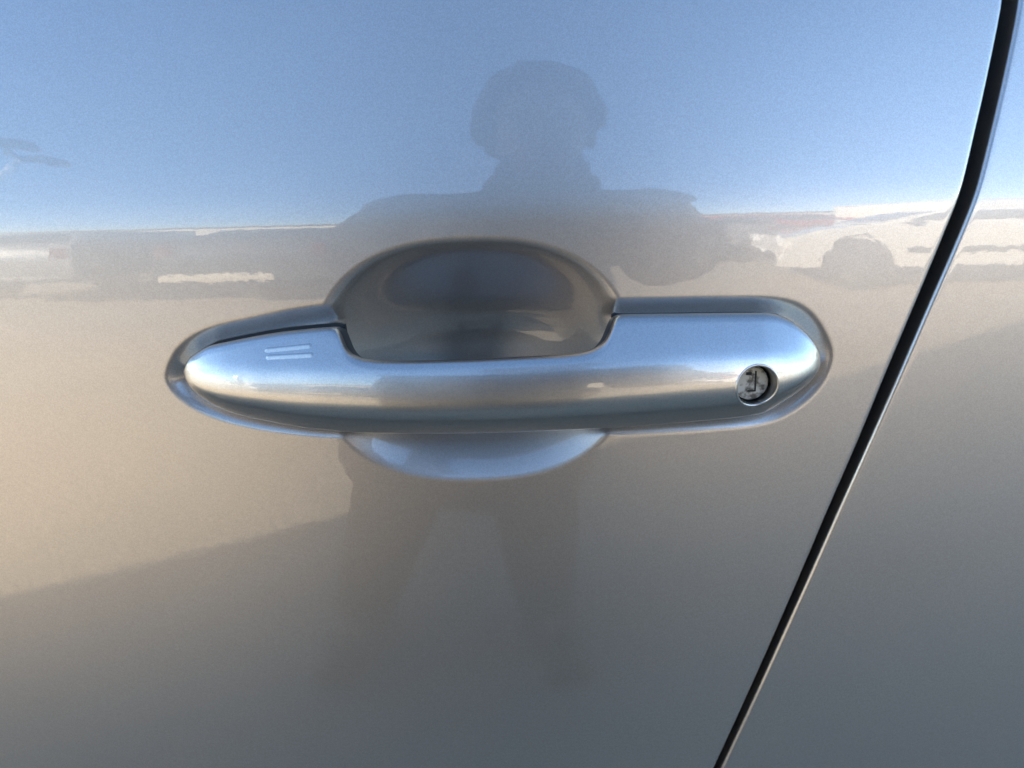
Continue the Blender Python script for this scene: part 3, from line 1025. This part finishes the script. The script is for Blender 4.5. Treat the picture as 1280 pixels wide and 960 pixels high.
# ------------------------------------------------------------------ vehicles parked across the lane, mirrored in the door
def parked_car(name, label, cat, loc, rz, mat, L=4.2, W=1.75, H=1.5, belt=0.95, style="hatch", extra=None, group="vehicles parked across the lane"):
    root = empty(name, loc, rz)
    tag(root, label, cat, group)
    x0, x1 = -L / 2, L / 2
    wf, wr_ = x0 + 0.19 * L, x1 - 0.19 * L
    wrad = 0.32
    # lower body: side outline with wheel arches, extruded over the width
    ol = [(x0, 0.32), (x0 + 0.02, 0.55), (x0 + 0.08, 0.72)]
    if style == "van":
        ol += [(x0 + 0.35, 1.0), (x0 + 0.7, belt), (x1, belt), (x1, 0.32)]
    else:
        ol += [(x0 + 0.5, 0.84), (x0 + 1.05, belt), (x1 - 0.12, belt), (x1 - 0.01, belt - 0.15), (x1, 0.55), (x1 - 0.04, 0.32)]
    for cx in (wr_, wf):
        ol += [(cx + 0.38 * math.cos(a), 0.30 + 0.38 * math.sin(a)) for a in np.linspace(0, math.pi, 13)]
    bm = bmesh.new()
    vs = [bm.verts.new((x, -W / 2, z)) for x, z in ol]
    f = bm.faces.new(vs)
    r = bmesh.ops.extrude_face_region(bm, geom=[f])
    bmesh.ops.translate(bm, vec=(0, W, 0), verts=[v for v in r["geom"] if isinstance(v, bmesh.types.BMVert)])
    ed = [e for e in bm.edges if abs(e.verts[0].co.y - e.verts[1].co.y) < 1e-6 and e.verts[0].co.z > 0.5 and e.verts[1].co.z > 0.5]
    bmesh.ops.bevel(bm, geom=ed, offset=0.05, segments=3, affect='EDGES')
    bm_obj("body", bm, mat, root, sharp=40)
    # greenhouse
    if style == "van":
        base = [(x0 + 0.55, belt), (x1 - 0.01, belt)]; top = [(x0 + 1.15, H - 0.05), (x1 - 0.06, H - 0.05)]
    elif style == "sedan":
        base = [(x0 + 1.0, belt), (x1 - 0.55, belt)]; top = [(x0 + 1.75, H - 0.05), (x1 - 1.2, H - 0.05)]
    else:
        base = [(x0 + 1.0, belt), (x1 - 0.1, belt)]; top = [(x0 + 1.7, H - 0.05), (x1 - 0.5, H - 0.05)]
    yb, yt = W / 2 - 0.05, W / 2 - (0.12 if style == "van" else 0.24)
    A = [Vector((base[0][0], s * yb, base[0][1] - 0.01)) for s in (-1, 1)] + [Vector((base[1][0], s * yb, base[1][1] - 0.01)) for s in (1, -1)]
    B = [Vector((top[0][0], s * yt, top[0][1])) for s in (-1, 1)] + [Vector((top[1][0], s * yt, top[1][1])) for s in (1, -1)]
    mesh_obj("cabin", A + B, [(3, 2, 1, 0), (4, 5, 6, 7), (0, 1, 5, 4), (1, 2, 6, 5), (2, 3, 7, 6), (3, 0, 4, 7)], mat, root, smooth=False)
    bm = bmesh.new()
    cxr = (top[0][0] + top[1][0]) / 2
    add_box(bm, (cxr, 0, H - 0.035), (top[1][0] - top[0][0] + 0.06, 2 * yt + 0.04, 0.06), bevel=0.028)
    bm_obj("roof", bm, mat, root, smooth=True)

    def pane(q, off):
        q = [Vector(p) for p in q]
        n = (q[1] - q[0]).cross(q[3] - q[0]).normalized()
        V = [p + n * off for p in q] + [p - n * 0.004 for p in q]
        mesh_obj("window", V, [(0, 1, 2, 3), (7, 6, 5, 4), (0, 4, 5, 1), (1, 5, 6, 2), (2, 6, 7, 3), (3, 7, 4, 0)], M["tinted_glass"], root, smooth=False)

    def lerp(a, b, t): return a + (b - a) * t

    def face_pane(a0, a1, b1, b0, u0, u1, v0=0.1, v1=0.9, off=0.008):
        pane([lerp(lerp(a0, a1, u0), lerp(b0, b1, u0), v0), lerp(lerp(a0, a1, u1), lerp(b0, b1, u1), v0),
              lerp(lerp(a0, a1, u1), lerp(b0, b1, u1), v1), lerp(lerp(a0, a1, u0), lerp(b0, b1, u0), v1)], off)
    cuts = ((0.06, 0.26),) if style == "van" else ((0.06, 0.46), (0.50, 0.92))
    for u0, u1 in cuts:
        face_pane(A[0], A[3], B[3], B[0], u0, u1, off=0.008)
        face_pane(A[1], A[2], B[2], B[1], u0, u1, off=-0.008)
    face_pane(A[0], A[1], B[1], B[0], 0.06, 0.94, off=-0.008)
    if style != "van": face_pane(A[3], A[2], B[2], B[3], 0.08, 0.92, off=0.008)
    for cx in (wf, wr_):
        for s in (-1, 1):
            wheel(root, (cx, s * (W / 2 - 0.11), wrad), wrad, 0.2, s)
    for s in (-1, 1):
        bm = bmesh.new(); add_box(bm, (x0 + 0.035, s * (W / 2 - 0.26), 0.66), (0.07, 0.36, 0.14), bevel=0.03)
        bm_obj("headlamp", bm, M["lamp_glass"], root)
        bm = bmesh.new(); add_box(bm, (x1 - 0.03, s * (W / 2 - 0.17), 0.74), (0.07, 0.22, 0.2), bevel=0.03)
        bm_obj("tail_lamp", bm, M["red_lamp"], root)
        bm = bmesh.new(); add_box(bm, (x0 + 1.15, s * (W / 2 + 0.09), belt + 0.06), (0.11, 0.18, 0.13), bevel=0.03)
        bm_obj("wing_mirror", bm, mat, root)
    bm = bmesh.new(); add_box(bm, (x0 - 0.005, 0, 0.45), (0.02, 0.52, 0.11), bevel=0.004)
    bm_obj("number_plate", bm, M["plate"], root)
    bm = bmesh.new(); add_box(bm, (x0 + 0.01, 0, 0.40), (0.06, W - 0.3, 0.14), bevel=0.02)
    bm_obj("grille", bm, M["black_plastic"], root)
    bm = bmesh.new(); add_box(bm, (x1 + 0.01, 0.3 if extra == "bumper" else 0, 0.37), (0.10, 1.2 if extra == "bumper" else W - 0.15, 0.10), bevel=0.04)
    bm_obj("rear_bumper", bm, M["plaster"] if extra == "bumper" else M["black_plastic"], root)
    for s in (-1, 1):
        bm = bmesh.new(); add_box(bm, (0, s * (W / 2 + 0.004), 0.50), (wr_ - wf - 0.9, 0.02, 0.07), bevel=0.008)
        bm_obj("side_moulding", bm, M["white_paint"] if extra == "light" else M["black_plastic"], root)
        if extra == "green":
            bm = bmesh.new(); add_box(bm, (0.35, s * (W / 2 + 0.003), belt - 0.1), (L - 1.4, 0.016, 0.16), bevel=0.004)
            bm_obj("stripe", bm, M["green_stripe"], root)
    return root


parked_car("parked_car", "black car with pale rear bumper mirrored in the door left of the handle", "car", (-2.65, -6.2 - 2.3, 0), R(90), M["black_paint"], L=4.6, W=1.95, H=1.36, belt=0.92, style="sedan", extra="bumper")
parked_car("parked_car", "dark grey car mirrored at the left edge of the front door", "car", (-5.35, -6.4 - 2.1, 0), R(92), M["grey_paint"], H=1.48)
parked_car("parked_car", "white hatchback mirrored right of the handle beside the shut line", "car", (4.95, -6.75, 0), R(10), M["white_paint"], H=1.45)
parked_car("parked_car", "grey car mirrored above the key lock, left of the white hatchback", "car", (3.55, -11.6, 0), R(97), M["grey_paint"], H=1.40)
parked_car("parked_car", "red car mirrored above the key lock, behind the white hatchback", "car", (5.6, -13.2, 0), R(172), M["red_paint"], H=1.72, belt=1.08, L=4.4)

post = empty("white_post", (-8.8, -14.0, 0))
tag(post, "white post mirrored between the two dark vehicles left of the handle", "post")
V, Fc = tube_mesh([(0, 0, 0), (0, 0, 0.6), (0, 0, 0.93), (0, 0, 0.96)], [0.075, 0.07, 0.07, 0.045], 16)
mesh_obj("shaft", V, Fc, M["white_paint"], post)
V, Fc = tube_mesh([(0, 0, 0.72), (0, 0, 0.82)], 0.074, 16)
mesh_obj("band", V, Fc, M["black_plastic"], post)

kiosk = empty("cream_building", (14.5, -16.5, 0))
tag(kiosk, "cream flat-roofed building mirrored at the top right in the rear door", "building")
bm = bmesh.new(); add_box(bm, (0, 0, 1.6), (9, 6, 3.2), bevel=0.04); bm_obj("wall", bm, M["plaster"], kiosk)
bm = bmesh.new(); add_box(bm, (0, 0, 3.28), (9.3, 6.3, 0.14), bevel=0.03); bm_obj("roof", bm, M["white_paint"], kiosk)
bm = bmesh.new(); add_box(bm, (2.2, 3.0, 1.05), (1.0, 0.1, 2.1), bevel=0.02); bm_obj("door", bm, M["grey_paint"], kiosk)

lamp = empty("street_lamp", (-7.1, -7.25, 0))
tag(lamp, "street lamp with white arm and dark heads mirrored at the door's upper left", "street lamp")
V, Fc = tube_mesh([(0, 0, 0), (0, 0, 2.0), (0, 0, 3.92)], [0.09, 0.075, 0.065], 16)
mesh_obj("pole", V, Fc, M["alloy"], lamp)
V, Fc = tube_mesh([(0, 0, 3.9), (0.10, -0.09, 4.12), (0.32, -0.27, 4.62), (0.46, -0.39, 5.16)], [0.065, 0.06, 0.055, 0.05], 16)
mesh_obj("arm", V, Fc, simple("white_lamp_paint", (0.85, 0.84, 0.80), 0.25, coat=1.0), lamp)
hd = Matrix.Rotation(math.atan2(-0.64, 0.77), 3, 'Z')
for (hx_, hy_, hz_, tl) in ((0.40, -0.34, 5.46, 0.10), (0.76, -0.64, 5.19, 0.12)):
    bm = bmesh.new()
    rt = hd @ Matrix.Rotation(tl, 3, 'Y')
    add_ellipsoid(bm, (hx_, hy_, hz_), (0.30, 0.14, 0.085), rot=rt)
    add_box(bm, Vector((hx_, hy_, hz_)) + rt @ Vector((-0.22, 0, -0.03)), (0.18, 0.12, 0.12), rot=rt)
    add_capsule(bm, (0.46, -0.39, 5.14), Vector((hx_, hy_, hz_)) + rt @ Vector((-0.2, 0, -0.02)), 0.045, 0.045)
    remeshed("lamp_head", bm, M["black_plastic"], lamp, voxel=0.02, smooth=2)

# low building along the far side of the car park
bld = empty("low_building", (0, -34, 0))
tag(bld, "long low cream building on the horizon line mirrored in the door", "building")
bm = bmesh.new(); add_box(bm, (0, 0, 1.5), (110, 8, 3.0), bevel=0.05); bm_obj("wall", bm, M["plaster"], bld)
bm = bmesh.new(); add_box(bm, (0, 0, 3.13), (110.6, 8.8, 0.22), bevel=0.03); bm_obj("roof", bm, M["roof_tile"], bld)
bm = bmesh.new(); add_box(bm, (0, 0, 0), (2.4, 0.12, 1.2), bevel=0.02)
w0 = bm_obj("window", bm, M["tinted_glass"], bld); w0.location = (-52, 4.0, 1.7)
for k in range(1, 24):
    w = w0.copy(); put(w); w.parent = bld; w.location = (-52 + 4.5 * k, 4.0, 1.7)
